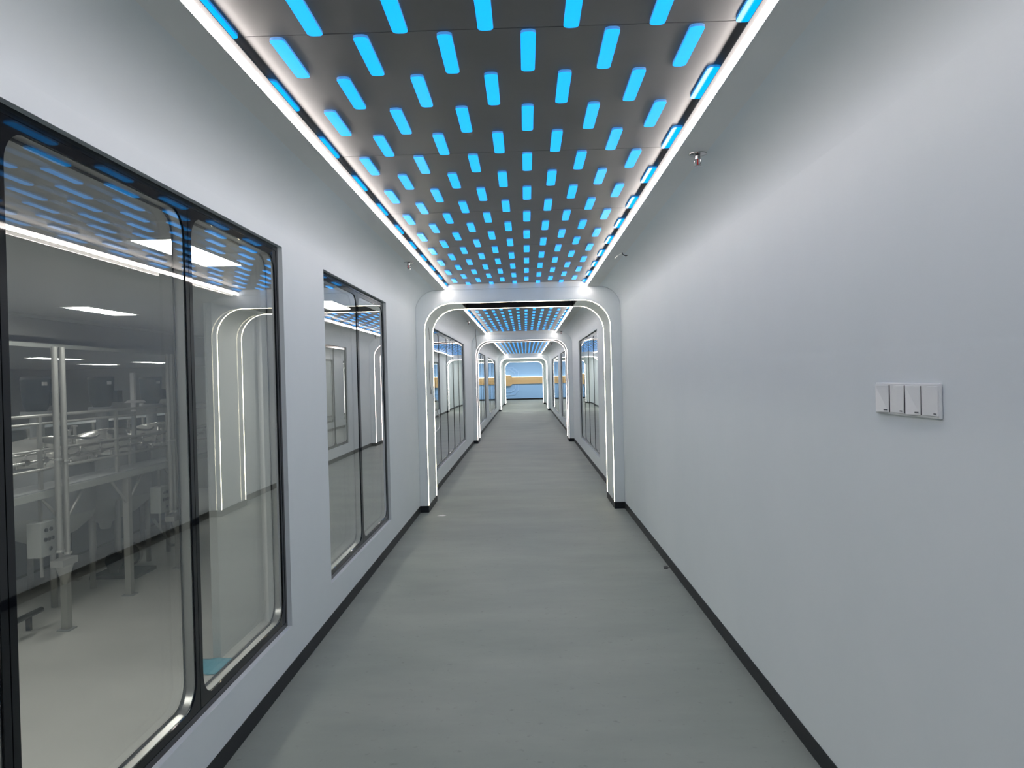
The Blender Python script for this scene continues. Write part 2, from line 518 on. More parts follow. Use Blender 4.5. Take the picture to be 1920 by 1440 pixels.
def led_line(side, y0, y1, where):
    s = 1 if side == 'left' else -1
    X = (LL if side == 'left' else LR) + s * 0.008
    t = thing('led_line', '%s white LED line of the slotted ceiling, %s' % (side, where), 'LED strip', (0, 0, 0), 'white LED lines of the ceiling')
    a, b = sorted((X - s * 0.008, X))
    bm = bmesh.new(); bx(bm, a, b, y0 + 0.002, y1 - 0.002, ZC, ZC + 0.027)
    bmesh.ops.recalc_face_normals(bm, faces=bm.faces)
    for f in bm.faces:
        f.normal_update()
        f.material_index = 0 if f.normal.x * s > 0.5 else (2 if f.normal.z < -0.5 else 1)
    obj('diffuser', bm, [M['led'], M['ceil'], M['led_down']], t)
    bm = bmesh.new()
    prof = [(X - s * 0.0078, ZC + 0.0272), (X, ZC + 0.0272), (X + s * 0.012, ZC + 0.0308), (X + s * 0.012, ZC + 0.0335), (X - s * 0.0078, ZC + 0.0335)]
    A = [bm.verts.new((px, y0 + 0.002, pz)) for px, pz in prof]; B = [bm.verts.new((px, y1 - 0.002, pz)) for px, pz in prof]
    for i in range(5): bm.faces.new((A[i], A[(i + 1) % 5], B[(i + 1) % 5], B[i]))
    bm.faces.new(A[::-1]); bm.faces.new(B)
    obj('lip', bm, M['lip'], t)

WH = ['above the camera before the nearest archway', 'between the first and second archways', 'between the second and third archways', 'between the third and last archways']
YS = YA - 0.15 - 2 * PITCH
ceiling_bay(Y0, BAYS[0][1], YS - 3 * 2 * PITCH, 'behind the camera to the nearest archway')
ceiling_bay(*BAYS[1], BAYS[1][0] + 0.02, 'the nearest archway to the second one')
ceiling_bay(*BAYS[2], BAYS[2][0] + 0.02, 'the second archway to the third one')
for (a, b), w in zip(BAYS[:3], WH):
    led_line('left', a, b, w); led_line('right', a, b, w)
# last bay: plain board with one lamp
struct(box('ceiling', LL, LR, *BAYS[3], ZC, ZC + 0.03, M['ceil']))

def panel_lamp(x, y, z, lx, ly, label, m, group):
    t = thing('ceiling_light', label, 'ceiling light', (x, y, z), group)
    bm = bmesh.new(); f = 0.018
    bx(bm, -lx / 2 - f, lx / 2 + f, -ly / 2 - f, -ly / 2, -0.012, 0); bx(bm, -lx / 2 - f, lx / 2 + f, ly / 2, ly / 2 + f, -0.012, 0)
    bx(bm, -lx / 2 - f, -lx / 2, -ly / 2, ly / 2, -0.012, 0); bx(bm, lx / 2, lx / 2 + f, -ly / 2, ly / 2, -0.012, 0)
    obj('frame', bm, M['label'], t)
    glow_box('diffuser', -lx / 2, lx / 2, -ly / 2, ly / 2, -0.009, 0, m, (0, 0, -1), t, 'label')
    return t
panel_lamp(-0.075, 34.6, ZC, 1.0, 0.3, 'ceiling light between the third and farthest archways, nearer one', M['end_lamp'], 'lamps before the end wall')
panel_lamp(-0.075, 37.4, ZC, 1.0, 0.3, 'ceiling light between the third and farthest archways, farther one', M['end_lamp'], 'lamps before the end wall')

# ------------------------------------------------------------------ windows
def rrect(y0, y1, z0, z1, r, n=8):
    pts = []
    for cy, cz, t0 in ((y1 - r, z1 - r, 0), (y0 + r, z1 - r, 90), (y0 + r, z0 + r, 180), (y1 - r, z0 + r, 270)):
        for k in range(n):
            t = math.radians(t0 + 90 * k / (n - 1)); pts.append((cy + r * math.cos(t), cz + r * math.sin(t)))
    return pts

def ring_solid(bm, outer, inner, xa, xb):
    n = len(outer)
    O0 = [bm.verts.new((xa, *p)) for p in outer]; I0 = [bm.verts.new((xa, *p)) for p in inner]
    O1 = [bm.verts.new((xb, *p)) for p in outer]; I1 = [bm.verts.new((xb, *p)) for p in inner]
    for i in range(n):
        j = (i + 1) % n
        bm.faces.new((O0[i], O0[j], I0[j], I0[i])); bm.faces.new((O1[j], O1[i], I1[i], I1[j]))
        bm.faces.new((O0[j], O0[i], O1[i], O1[j]))
        f = bm.faces.new((I0[i], I0[j], I1[j], I1[i])); f.smooth = True

def make_window(num, side, y0, y1, n):
    s = -1 if side == 'left' else 1
    xi = XL if side == 'left' else XR
    r = lambda d: xi + s * (d + 0.008)
    root = bpy.data.objects.new('window_%d' % num, None); C.objects.link(root)
    root['kind'] = 'structure'
    FW = 0.022
    bm = bmesh.new()
    # slim black outer frame
    a, b = sorted((r(0.014), r(0.03)))
    bx(bm, a, b, y0, y1, WT - FW, WT); bx(bm, a, b, y0, y1, WB, WB + FW)
    bx(bm, a, b, y0, y0 + FW, WB + FW, WT - FW); bx(bm, a, b, y1 - FW, y1, WB + FW, WT - FW)
    obj('outer_frame', bm, M['black_gloss'], root)
    pw = (y1 - y0) / n
    for k in range(n):
        pa, pb = y0 + k * pw, y0 + (k + 1) * pw
        pa += FW if k == 0 else 0.002
        pb -= FW if k == n - 1 else 0.002
        za, zb = WB + FW, WT - FW
        ba, bb = pa + (0.024 if k == 0 else 0.025), pb - (0.024 if k == n - 1 else 0.025)
        inn = rrect(ba, bb, za + 0.026, zb - 0.026, 0.085)
        out = rrect(pa, pb, za, zb, 0.0005)
        bm = bmesh.new(); ring_solid(bm, out, inn, r(0.0155), r(0.019))
        sash = obj('black_border', bm, M['black_print'], root)
        bm = bmesh.new(); ring_solid(bm, [(p[0], p[1]) for p in rrect(ba - 0.006, bb + 0.006, za + 0.02, zb - 0.02, 0.09)], inn, r(0.025), r(0.056))
        obj('spacer', bm, M['spacer'], sash)
        bm = bmesh.new(); ring_solid(bm, out, rrect(ba + 0.008, bb - 0.008, za + 0.034, zb - 0.034, 0.082), r(0.0565), r(0.0585))
        obj('rear_border', bm, M['black_print'], sash)
        cy = (pa + pb) / 2
        tilt = random.uniform(-0.0016, 0.0016); tip = random.uniform(-0.0008, 0.0008)
        for nm, d0, d1 in (('front_glass', 0.0195, 0.0245), ('rear_glass', 0.061, 0.066)):
            bm = bmesh.new(); a, b = sorted((r(d0), r(d1)))
            xm = (a + b) / 2
            bx(bm, a - xm, b - xm, pa - cy + 0.001, pb - cy - 0.001, -(zb - za) / 2 + 0.001, (zb - za) / 2 - 0.001)
            g = obj(nm, bm, M['glass'] if nm == 'front_glass' else M['glass_rear'], sash)
            g.location = (xm, cy, (za + zb) / 2)
            k2 = 1 if nm == 'front_glass' else -0.7
            g.rotation_euler = (0, tip * k2, tilt * k2)
    return root

for (a, b, n, num) in WIN_L: make_window(num, 'left', a, b, n)
for (a, b, n, num) in WIN_R: make_window(num, 'right', a, b, n)

# ------------------------------------------------------------------ switch bank on the right wall
sw = thing('light_switch', 'white four-gang rocker light switch on the plain right wall', 'light switch', (XR, 2.048, 1.316))
bm = bmesh.new(); bx(bm, -0.009, -0.0005, -0.1705, 0.1705, -0.044, 0.044)
obj('plate', bm, M['switch'], sw, bevel=0.003)
for k in range(4):
    cy = -0.1275 + k * 0.085
    tip = 1 if k in (0, 2) else -1
    bm = bmesh.new()
    h, w = 0.037, 0.0385
    d0, d1 = (0.013, 0.010) if tip > 0 else (0.011, 0.011)
    # tilted key; alternate keys get an exaggerated ridge, shaped to split light and dark
    ridge = 0.3 * w if tip < 0 else 0.0
    dr = 0.026 if tip < 0 else 0.0125
    prof = [(-w, 0.008), (-w, d0), (ridge, dr), (w, d1), (w, 0.008)]
    A = [bm.verts.new((-pd, py + (0.006 * tip if 0 < q < 4 and q == 2 else 0), -h)) for q, (py, pd) in enumerate(prof)]
    B = [bm.verts.new((-pd * (0.8 if 0 < q < 4 else 1), py - (0.006 * tip if q == 2 else 0), h)) for q, (py, pd) in enumerate(prof)]
    n_ = len(prof)
    for q in range(n_): bm.faces.new((A[q], A[(q + 1) % n_], B[(q + 1) % n_], B[q]))
    bm.faces.new(A[::-1]); bm.faces.new(B)
    rk = obj('rocker', bm, M['switch'], sw, bevel=0.0015); rk.location = (0, cy, 0)
    bm = bmesh.new(); bx(bm, -0.0006, 0.0006, -0.006, 0.006, -0.0016, 0.0016)
    mk = obj('indicator', bm, M['switch_mark'], rk)
    mk.location = (-d0 - (dr - d0) * 0.24 - 0.0003, -0.028, -0.031); mk.rotation_euler = (0, 0, -math.atan2(dr - d0, w + ridge) * -1)
    if k:
        bm = bmesh.new(); bx(bm, -0.0105, -0.0085, -0.0015, 0.0015, -0.037, 0.037)
        g = obj('gap', bm, M['gap'], sw); g.location = (0, cy - 0.0425, 0)

# ------------------------------------------------------------------ sprinklers and loose cables
def sprinkler(x, y, z, label):
    t = thing('sprinkler', label, 'sprinkler', (x, y, z), 'pendent ceiling sprinklers')
    bm = bmesh.new(); lathe(bm, 0, 0, [(0, 0), (0.0385, -0.001), (0.038, -0.004), (0.026, -0.007), (0.014, -0.010), (0, -0.010)], 28)
    obj('escutcheon', bm, M['chrome'], t)
    bm = bmesh.new(); cyl(bm, (0, 0, -0.009), (0, 0, -0.024), 0.012, 0.011, 16)
    obj('body', bm, M['chrome'], t)
    bm = bmesh.new()
    for s in (-1, 1):
        tube(bm, smooth_path([(s * 0.011, 0, -0.022), (s * 0.0135, 0, -0.034), (s * 0.010, 0, -0.044), (0, 0, -0.051)], 5), 0.0022, 8)
    obj('frame_arms', bm, M['chrome'], t)
    bm = bmesh.new(); cyl(bm, (0, 0, -0.024), (0, 0, -0.047), 0.0026, 0.0026, 10)
    obj('glass_bulb', bm, M['red'], t)['label'] = 'red glass bulb'
    bm = bmesh.new()
    lathe(bm, 0, 0, [(0, -0.050), (0.015, -0.0535), (0.0155, -0.055), (0, -0.0555)], 20)
    obj('deflector', bm, M['chrome'], t)
    return t
sp0 = sprinkler(0.757, 3.297, ZC, 'chrome pendent sprinkler with red bulb, right of the right LED line, nearest')
def sp_copy(x, y, label):
    c = copy_tree(sp0); c.location = (x, y, ZC); c['label'] = label
sp_copy(-0.905, 6.09, 'chrome pendent sprinkler left of the left LED line before the nearest archway')
sp_copy(-0.905, 12.47, 'small sprinkler on the left ceiling strip seen through the nearest archway')
sp_copy(0.759, 15.94, 'small sprinkler on the right ceiling strip just before the second archway')
sp_copy(0.747, 21.55, 'tiny sprinkler on the right ceiling strip beyond the second archway')

bm = bmesh.new()
tube(bm, smooth_path([(0.70, 5.86, 2.285), (0.727, 5.875, 2.31), (0.752, 5.884, 2.325), (0.755, 5.886, 2.334)], 6), 0.0028, 8)
o = obj('loose_cable', bm, M['cable_white'])
tag(o, 'short bent white cable end hanging from the right ceiling strip', 'cable', 'loose cables')
bm = bmesh.new()
tube(bm, smooth_path([(0.762, 5.886, 2.334), (0.764, 5.886, 2.322), (0.785, 5.888, 2.308), (0.80, 5.89, 2.312)], 6), 0.003, 8)
tag(obj('loose_cable', bm, M['cable_black']), 'short black cable stub beside the bent white cable end', 'cable', 'loose cables')
bm = bmesh.new()
tube(bm, smooth_path([(-0.925, 14.54, 2.334), (-0.93, 14.54, 2.22), (-0.915, 14.54, 2.08), (-0.92, 14.54, 1.97)], 6), 0.005, 8)
tag(obj('loose_cable', bm, M['cable_black']), 'thin dark cable hanging from the left ceiling strip before the second archway', 'cable', 'loose cables')
bm = bmesh.new()
x = AIL + 0.006
tube(bm, smooth_path([(x, 8.36, 1.99), (x, 8.42, 1.92), (x, 8.46, 1.84)], 6), 0.0022, 6)
tag(obj('loose_cable', bm, M['cable_black']), 'short wire end on the upper left jamb of the nearest archway', 'cable', 'loose cables')
bm = bmesh.new()
pts = [(x, 8.40, 1.60), (x, 8.37, 1.50), (x, 8.39, 1.38), (x, 8.44, 1.30)]
pts += [(x + 0.002, 8.45 + 0.035 * math.sin(a * PI / 4), 1.265 + 0.025 * math.cos(a * PI / 4)) for a in range(0, 8)]
tube(bm, smooth_path(pts, 5), 0.0022, 6)
tag(obj('loose_cable', bm, M['cable_black']), 'looped thin wire on the left jamb of the nearest archway', 'cable', 'loose cables')
bm = bmesh.new()
xw = XL + 0.012
tube(bm, smooth_path([(xw, 9.28, 1.20), (xw + 0.03, 9.50, 1.12), (xw + 0.01, 9.62, 1.0), (xw + 0.02, 9.78, 0.92), (xw, 9.97, 0.84), (xw + 0.01, 9.80, 0.78), (xw, 9.50, 0.75)], 7), 0.006, 8)
tag(obj('loose_cable', bm, M['cable_white']), 'white cable looping out in front of the window behind the nearest archway', 'cable', 'loose cables')

# small marks on the floor
def fleck(x, y, pts, m, label):
    bm = bmesh.new()
    A = [bm.verts.new((x + px, y + py, 0.0003)) for px, py in pts]; B = [bm.verts.new((x + px, y + py, 0.003)) for px, py in pts]
    n = len(pts)
    for i in range(n): bm.faces.new((A[i], A[(i + 1) % n], B[(i + 1) % n], B[i]))
    bm.faces.new(A[::-1]); bm.faces.new(B)
    tag(obj('debris_flake', bm, m), label, 'debris', 'crumbs on the floor')
fleck(0.982, 5.55, [(-0.022, -0.03), (0.0, -0.04), (0.018, 0.0), (0.012, 0.04), (-0.016, 0.03)], M['skirt'], 'small black scrap on the floor against the right skirting')
fleck(-0.90, 7.86, [(-0.04, -0.02), (0.02, -0.03), (0.05, 0.01), (0.01, 0.04)], M['label'], 'white flake on the floor near the left foot of the nearest archway')

# ------------------------------------------------------------------ end hall with the blue wall
struct(box('ceiling', -4.2, 4.2, Y1, 47.8, 2.75, 2.85, M['ceil']))
struct(box('wall_end', -4.2, 4.2, 47.70, 47.8, 0.0, 2.75, M['blue_wall']))
struct(box('wall_end_left', -4.3, -4.2, Y1, 47.8, 0.0, 2.75, M['wall']))
struct(box('wall_end_right', 4.2, 4.3, Y1, 47.8, 0.0, 2.75, M['wall']))
bm = bmesh.new()
bx(bm, -4.2, OL, Y1 - 0.1, Y1, 0, 2.75); bx(bm, OR, 4.2, Y1 - 0.1, Y1, 0, 2.75); bx(bm, OL, OR, Y1 - 0.1 + 0.101, Y1 + 0.02, ZC + 0.14, 2.75)
struct(obj('wall_front', bm, M['wall']))
struct(box('baseboard_end', -4.2, 4.2, 47.69, 47.70, 0.0, 0.09, M['skirt']))
def xz_prism(name, pts, ya, yb, m, parent=None):
    bm = bmesh.new()
    A = [bm.verts.new((x, ya, z)) for x, z in pts]; B = [bm.verts.new((x, yb, z)) for x, z in pts]
    n = len(pts)
    for i in range(n): bm.faces.new((A[i], A[(i + 1) % n], B[(i + 1) % n], B[i]))
    bm.faces.new(A); bm.faces.new(B[::-1])
    return obj(name, bm, m, parent)
def xz_strip(name, pts, w, ya, yb, m, parent):
    """mitred flat moulding along an open polyline"""
    P = [Vector((x, 0, z)) for x, z in pts]
    L = []; R = []
    for i, p in enumerate(P):
        d0 = (P[i] - P[i - 1]).normalized() if i else (P[1] - P[0]).normalized()
        d1 = (P[i + 1] - P[i]).normalized() if i < len(P) - 1 else d0
        n0 = Vector((-d0.z, 0, d0.x)); n1 = Vector((-d1.z, 0, d1.x)); nn = (n0 + n1).normalized()
        k = w / 2 / max(0.4, nn.dot(n0)); L.append(p + nn * k); R.append(p - nn * k)
    bm = bmesh.new()
    for i in range(len(P) - 1):
        q = [L[i], L[i + 1], R[i + 1], R[i]]
        A = [bm.verts.new((v.x, ya, v.z)) for v in q]; B = [bm.verts.new((v.x, yb, v.z)) for v in q]
        for k in range(4): bm.faces.new((A[k], A[(k + 1) % 4], B[(k + 1) % 4], B[k]))
        bm.faces.new(A); bm.faces.new(B[::-1])
    return obj(name, bm, m, parent)
rel = thing('wall_relief', 'tan band with faceted block and stepped pale outlines on the blue end wall', 'wall decoration', (0, 47.69, 0))
def rp(o): o.location = (0, -47.69, 0); return o
rp(xz_prism('band', [(-0.87, 0.99), (4.0, 0.99), (4.0, 1.405), (-0.87, 1.405)], 47.64, 47.70, M['band'], rel))
blk = rp(xz_prism('block', [(-1.98, 0.885), (-0.95, 0.885), (-0.83, 0.99), (-0.83, 1.41), (-0.95, 1.522), (-1.98, 1.522), (-2.10, 1.41), (-2.10, 0.99)], 47.58, 47.70, M['band'], rel))
rp(xz_prism('band', [(-4.0, 0.99), (-2.06, 0.99), (-2.06, 1.405), (-4.0, 1.405)], 47.64, 47.70, M['band'], rel))
rp(box('light_line', -0.83, 4.0, 47.62, 47.66, 1.406, 1.43, M['band_led'], rel))
rp(box('light_line', -1.98, -0.95, 47.57, 47.60, 1.523, 1.545, M['band_led'], rel))
for (oz, pts) in ((0, [(-1.5, 2.04), (-0.76, 2.035), (-0.72, 1.92), (-0.60, 1.90), (-0.56, 1.79), (-0.45, 1.77), (-0.45, 1.42)]),
                  (0, [(-1.5, 1.935), (-0.94, 1.93), (-0.88, 1.82), (-0.74, 1.76), (-0.66, 1.66), (-0.65, 1.42)]),
                  (0, [(-1.5, 0.318), (-0.71, 0.318), (-0.62, 0.42), (-0.55, 0.52), (-0.45, 0.62), (-0.45, 0.98)]),
                  (0, [(-1.5, 0.49), (-0.92, 0.49), (-0.84, 0.57), (-0.74, 0.60), (-0.66, 0.70), (-0.63, 0.98)])):
    rp(xz_strip('outline', pts, 0.045, 47.67, 47.70, M['blue_pale'], rel))
for i, (x, y) in enumerate(((-2.2, 43.0), (0.0, 43.0), (2.2, 43.0), (-2.2, 46.0), (0.0, 46.0), (2.2, 46.0))):  # lamps out of view, added to brighten the blue wall
    panel_lamp(x, y, 2.75, 1.2, 0.6, 'added unseen ceiling light brightening the blue end wall, %s, %s row' % (('left', 'middle', 'right')[i % 3], ('nearer', 'farther')[i // 3]), M['end_lamp'], 'lamps before the end wall')

# ------------------------------------------------------------------ rooms behind the right-hand windows
struct(box('floor', OR, 4.5, 8.0, 31.9, -0.12, 0.0, M['hall_floor']))
struct(box('wall_far', 4.5, 4.6, 8.0, 31.9, 0.0, 2.6, M['hall_wall']))
struct(box('ceiling', OR, 4.6, 8.0, 31.9, 2.6, 2.7, M['hall_ceil']))
struct(box('wall_near', OR, 4.6, 7.9, 8.0, 0.0, 2.6, M['hall_wall']))
struct(box('wall_rear', OR, 4.6, 31.9, 31.95, 0.0, 2.6, M['hall_wall']))
for i, y in enumerate((12.0, 20.0, 26.5)):
    panel_lamp(2.8, y, 2.6, 0.3, 1.2, 'ceiling light in the room behind the right windows, %s from the camera' % ORD[i], M['hall_lamp'], 'lamps of the right room')

# ------------------------------------------------------------------ production hall behind the left windows
ZH = 2.45
HX = -16.0
struct(box('floor', HX, OL, -3.0, 46.0, HF - 0.1, HF, M['hall_floor']))
struct(box('ceiling', -6.95, OL, -3.0, 46.0, ZH, ZH + 0.1, M['hall_ceil']))
struct(box('ceiling', HX, -6.95, -3.0, 26.0, 2.05, 2.15, M['hall_ceil']))
struct(box('wall_far', HX, -4.08, 26.0, 26.1, HF, ZH, M['steel_soft']))
struct(box('wall_far_left', HX - 0.1, HX, -3.0, 26.0, HF, ZH, M['steel_soft']))
struct(box('wall_near', HX, OL, -3.1, -3.0, HF, ZH, M['hall_wall']))
struct(box('wall_partition', -4.08, -3.98, 9.72, 46.0, HF, ZH, M['hall_wall']))
struct(box('wall_bulkhead', -6.97, -6.95, -3.0, 26.0, 2.05, ZH, M['steel_soft']))
struct(box('trim_1', -6.95, -6.91, -3.0, 26.0, ZH - 0.045, ZH, M['box']))
struct(box('trim_2', -6.99, -6.93, -3.0, 26.0, 2.0, 2.06, M['box']))

for i, (x, y, w) in enumerate(((-2.62, 1.65, 'added out of view beside the camera'), (-2.62, 6.05, 'seen across the mullion of the near window'), (-2.62, 10.45, 'seen at the top of the second window'),
                               (-2.62, 14.9, 'added behind the second window, deeper'), (-2.62, 19.3, 'added behind the first bay past the nearest archway'), (-2.62, 24.0, 'added far along the partition'), (-2.62, 29.0, 'added farthest along the partition'),
                               (-5.75, 1.6, 'second row, added beside the camera'), (-5.75, 6.0, 'second row, added unseen left of the near pane'), (-5.75, 10.38, 'second row, above the platform railing'))):
    panel_lamp(x, y, ZH, 0.32, 1.28, 'bright ceiling light in the production hall, %s' % w, M['hall_lamp'], 'production hall ceiling lights')  # unseen lamps are added along the rows to light the hall floor
for i, (x, y, w) in enumerate(((-10.0, 16.2, 'above the left tank'), (-11.75, 21.0, 'above the middle tank'), (-10.0, 20.4, 'near the right pipes'), (-10.0, 8.0, 'left of the frame'), (-10.0, 12.0, 'left edge of the pane'), (-13.3, 15.6, 'deepest on the left'))):
    panel_lamp(x, y, 2.05, 0.32, 1.5, 'low ceiling light behind the tanks, %s' % w, M['hall_lamp_low'], 'low ceiling lights behind the tanks')

# platform with its railing
PX = -6.75
pf = thing('steel_platform', 'grey steel walkway platform with railing in front of the tanks', 'platform', (PX, 12.8, HF))
def pp(o): o.location = (-PX, -12.8, -HF); return o
pp(box('deck', -7.25, PX + 0.02, 8.4, 18.2, -0.02, 0.0, M['paint_grey'], pf))
pp(box('edge_beam', PX, PX + 0.05, 8.4, 18.2, -0.115, -0.021, M['box'], pf))
pp(box('edge_beam', -7.24, -7.19, 8.4, 18.2, -0.115, -0.021, M['paint_grey'], pf))
for y in (9.24, 11.02, 12.80, 14.65, 16.5):
    pp(box('post', PX - 0.055, PX + 0.045, y - 0.055, y + 0.055, HF, -0.118, M['tube_grey'], pf))
    for s in (-1, 1):
        bm = bmesh.new(); cyl(bm, (PX, y + s * 0.04, -0.52), (PX, y + s * 0.50, -0.12), 0.022, n=8)
        pp(obj('brace', bm, M['tube_grey'], pf))
    pp(box('base_plate', PX - 0.10, PX + 0.09, y - 0.10, y + 0.10, HF, HF + 0.015, M['paint_grey'], pf))
for z, rr in ((1.03, 0.024), (0.92, 0.018), (0.55, 0.018), (0.28, 0.022)):
    bm = bmesh.new(); cyl(bm, (PX - 0.02, 8.4, z), (PX - 0.02, 18.2, z), rr, n=10)
    pp(obj('rail', bm, M['tube_grey'], pf))
for y in (8.7, 10.55, 12.55, 14.35, 16.2, 18.0):
    pp(box('rail_post', PX - 0.045, PX - 0.005, y - 0.03, y + 0.03, 0.0, 1.03, M['tube_grey'], pf))

# tanks
def make_tank(x, y, label):
    t = thing('mixing_tank', label, 'tank', (x, y, HF), 'stainless tanks behind the railing')
    Z = -HF
    bm = bmesh.new()
    lathe(bm, 0, 0, [(0, Z + 0.60), (0.16, Z + 0.585), (0.38, Z + 0.53), (0.60, Z + 0.43), (0.76, Z + 0.31), (0.83, Z + 0.22), (0.83, Z + 0.20)], 40)
    obj('dome', bm, M['steel_dome'], t)
    bm = bmesh.new(); lathe(bm, 0, 0, [(0.87, Z + 0.21), (0.87, Z + 0.16), (0.83, Z + 0.16), (0.83, Z + 0.21), (0.87, Z + 0.21)], 40)
    obj('rim', bm, M['steel'], t)
    bm = bmesh.new(); lathe(bm, 0, 0, [(0.83, Z + 0.16), (0.83, Z - 0.66)], 40)
    obj('shell', bm, M['paint_grey'], t)
    bm = bmesh.new(); lathe(bm, 0, 0, [(0.83, Z - 0.66), (0.78, Z - 0.80), (0.55, Z - 1.00), (0.12, Z - 1.20), (0.09, Z - 1.32), (0, Z - 1.32)], 40)
    obj('bottom', bm, M['box'], t)
    for k in range(4):
        a = PI / 4 + k * PI / 2
        bm = bmesh.new(); cyl(bm, (0.78 * math.cos(a), 0.78 * math.sin(a), 0), (0.78 * math.cos(a), 0.78 * math.sin(a), Z - 0.70), 0.05, n=10)
        obj('leg', bm, M['tube_grey'], t)
    # manway, nozzles, clamps
    bm = bmesh.new(); cyl(bm, (0.42, -0.28, Z + 0.47), (0.44, -0.30, Z + 0.56), 0.17, n=20)
    obj('manway', bm, M['steel'], t)
    for (nx, ny, h) in ((0.30, 0.38, 0.66), (-0.35, 0.30, 0.70), (-0.30, -0.42, 0.68), (0.55, 0.1, 0.58)):
        bm = bmesh.new(); cyl(bm, (nx, ny, Z + 0.40), (nx, ny, Z + h), 0.035, n=10); cyl(bm, (nx, ny, Z + h), (nx, ny, Z + h + 0.025), 0.06, n=12)
        obj('nozzle', bm, M['steel'], t)
    for k in range(14):
        a = 2 * PI * k / 14
        bm = bmesh.new()
        cyl(bm, (0.86 * math.cos(a), 0.86 * math.sin(a), Z + 0.14), (0.86 * math.cos(a), 0.86 * math.sin(a), Z + 0.26), 0.024, n=6)
        obj('rim_clamp', bm, M['steel'], t)
    bm = bmesh.new(); tube(bm, smooth_path([(0.2, -0.5, Z + 0.60), (0.5, -0.6, Z + 0.64), (0.75, -0.3, Z + 0.60), (0.8, 0.2, Z + 0.55), (0.7, 0.6, Z + 0.58)], 6), 0.02, 8)
    obj('feed_pipe', bm, M['steel'], t)
    # agitator drive
    mo = bmesh.new()
    cyl(mo, (0, 0, Z + 1.16), (0, 0, Z + 1.56), 0.21, 0.23, 24); cyl(mo, (0, 0, Z + 1.03), (0, 0, Z + 1.16), 0.15, 0.21, 24)
    cyl(mo, (0, 0, Z + 1.56), (0, 0, Z + 1.61), 0.235, 0.22, 24)
    mt = obj('agitator_motor', mo, M['motor'], t); mt['label'] = 'dark blue-grey upright motor'
    bm = bmesh.new(); bx(bm, 0.16, 0.30, 0.02, 0.20, Z + 1.12, Z + 1.34)
    obj('terminal_box', bm, M['motor'], mt)
    bm = bmesh.new(); bx(bm, 0.20, 0.232, -0.16, -0.06, Z + 1.46, Z + 1.52)
    obj('name_plate', bm, M['label'], mt)
    bm = bmesh.new(); cyl(bm, (0, 0, Z + 0.98), (0, 0, Z + 1.03), 0.24, n=24); cyl(bm, (0, 0, Z + 0.58), (0, 0, Z + 0.98), 0.11, 0.11, 16)
    obj('lantern', bm, M['paint_grey'], t)
    return t
t0 = make_tank(-8.2, 12.72, 'stainless tank with dark motor at the left, behind the pair of vertical pipes')
t1 = copy_tree(t0); t1.location = (-8.2, 14.70, HF); t1['label'] = 'middle stainless tank with dark motor, between the two pipe groups'
t2 = copy_tree(t0); t2.location = (-8.2, 16.66, HF); t2['label'] = 'right-hand stainless tank with dark motor, next to the pipes bundle and grey mast'

# dark backdrop boxes added behind the tanks to stand for the shade there
def backdrop(y, label):
    t = thing('backdrop_box', label, 'backdrop', (-9.75, y, HF), 'blue-grey backdrops added behind the tanks')
    box('body', -0.35, 0.33, -0.93, 0.93, 0.06, 2.75, M['backdrop'], t)
    box('base', -0.33, 0.30, -0.90, 0.90, 0.0, 0.06, M['pump'], t)
    for sgn in (-1, 1):
        d = box('door', 0.33, 0.352, *sorted((sgn * 0.012, sgn * 0.90)), 0.12, 2.70, M['backdrop'], t)
        box('handle', 0.352, 0.375, *sorted((sgn * 0.06, sgn * 0.09)), 1.15, 1.40, M['tube_grey'], d)
    return t
for y, lab in ((10.8, 'blue-grey cabinet leftmost behind the tanks, at the left edge of the pane'), (12.7, 'blue-grey cabinet directly behind the left tank'), (14.6, 'blue-grey cabinet directly behind the middle tank'),
               (16.5, 'blue-grey cabinet directly behind the right-hand tank'), (18.4, 'blue-grey cabinet right of all the tanks, behind the pipe bundle'), (20.3, 'blue-grey cabinet farthest from the camera behind the tanks')):
    backdrop(y, lab)

# pale mast with a white dish between the middle and right tanks
ms = thing('mast', 'pale upright mast with a white disc at its foot between the middle and right tanks', 'mast', (-7.25, 14.05, 0.0))
box('pole', -0.035, 0.035, -0.035, 0.035, 0.95, 1.66, M['label'], ms)
bm = bmesh.new(); cyl(bm, (0, 0.08, 1.11), (0, 0.08, 1.15), 0.19, 0.14, 20)
obj('disc', bm, M['label'], ms)
box('stand', -0.03, 0.03, -0.03, 0.03, 0.0, 0.95, M['paint_grey'], ms)

# valve manifold running in front of the tank heads
mf = thing('valve_manifold', 'stainless valve manifold with small fittings running in front of the tank heads', 'pipework', (-7.10, 13.6, 0.0))
for z, x in ((0.36, 0.0), (0.47, -0.05)):
    bm = bmesh.new(); cyl(bm, (x, -3.6, z), (x, 4.2, z), 0.022, n=10); obj('pipe', bm, M['steel'], mf)
for y in (-3.4, 0.0, 3.9):
    box('stand', -0.03, 0.01, y - 0.02, y + 0.02, 0.0, 0.36, M['tube_grey'], mf)
for i in range(16):
    y = -3.3 + i * 0.46 + random.uniform(-0.1, 0.1)
    bm = bmesh.new(); cyl(bm, (0, y - 0.05, 0.36), (0, y + 0.05, 0.36), 0.045, n=12)
    v_ = obj('valve', bm, M['steel'], mf)
    bm = bmesh.new(); cyl(bm, (0, y, 0.36), (0.02, y, 0.46 + 0.03 * (i % 3)), 0.014, n=8); cyl(bm, (0.02, y - 0.06, 0.47 + 0.03 * (i % 3)), (0.02, y + 0.06, 0.47 + 0.03 * (i % 3)), 0.016, n=8)
    obj('lever', bm, M['steel'], v_)

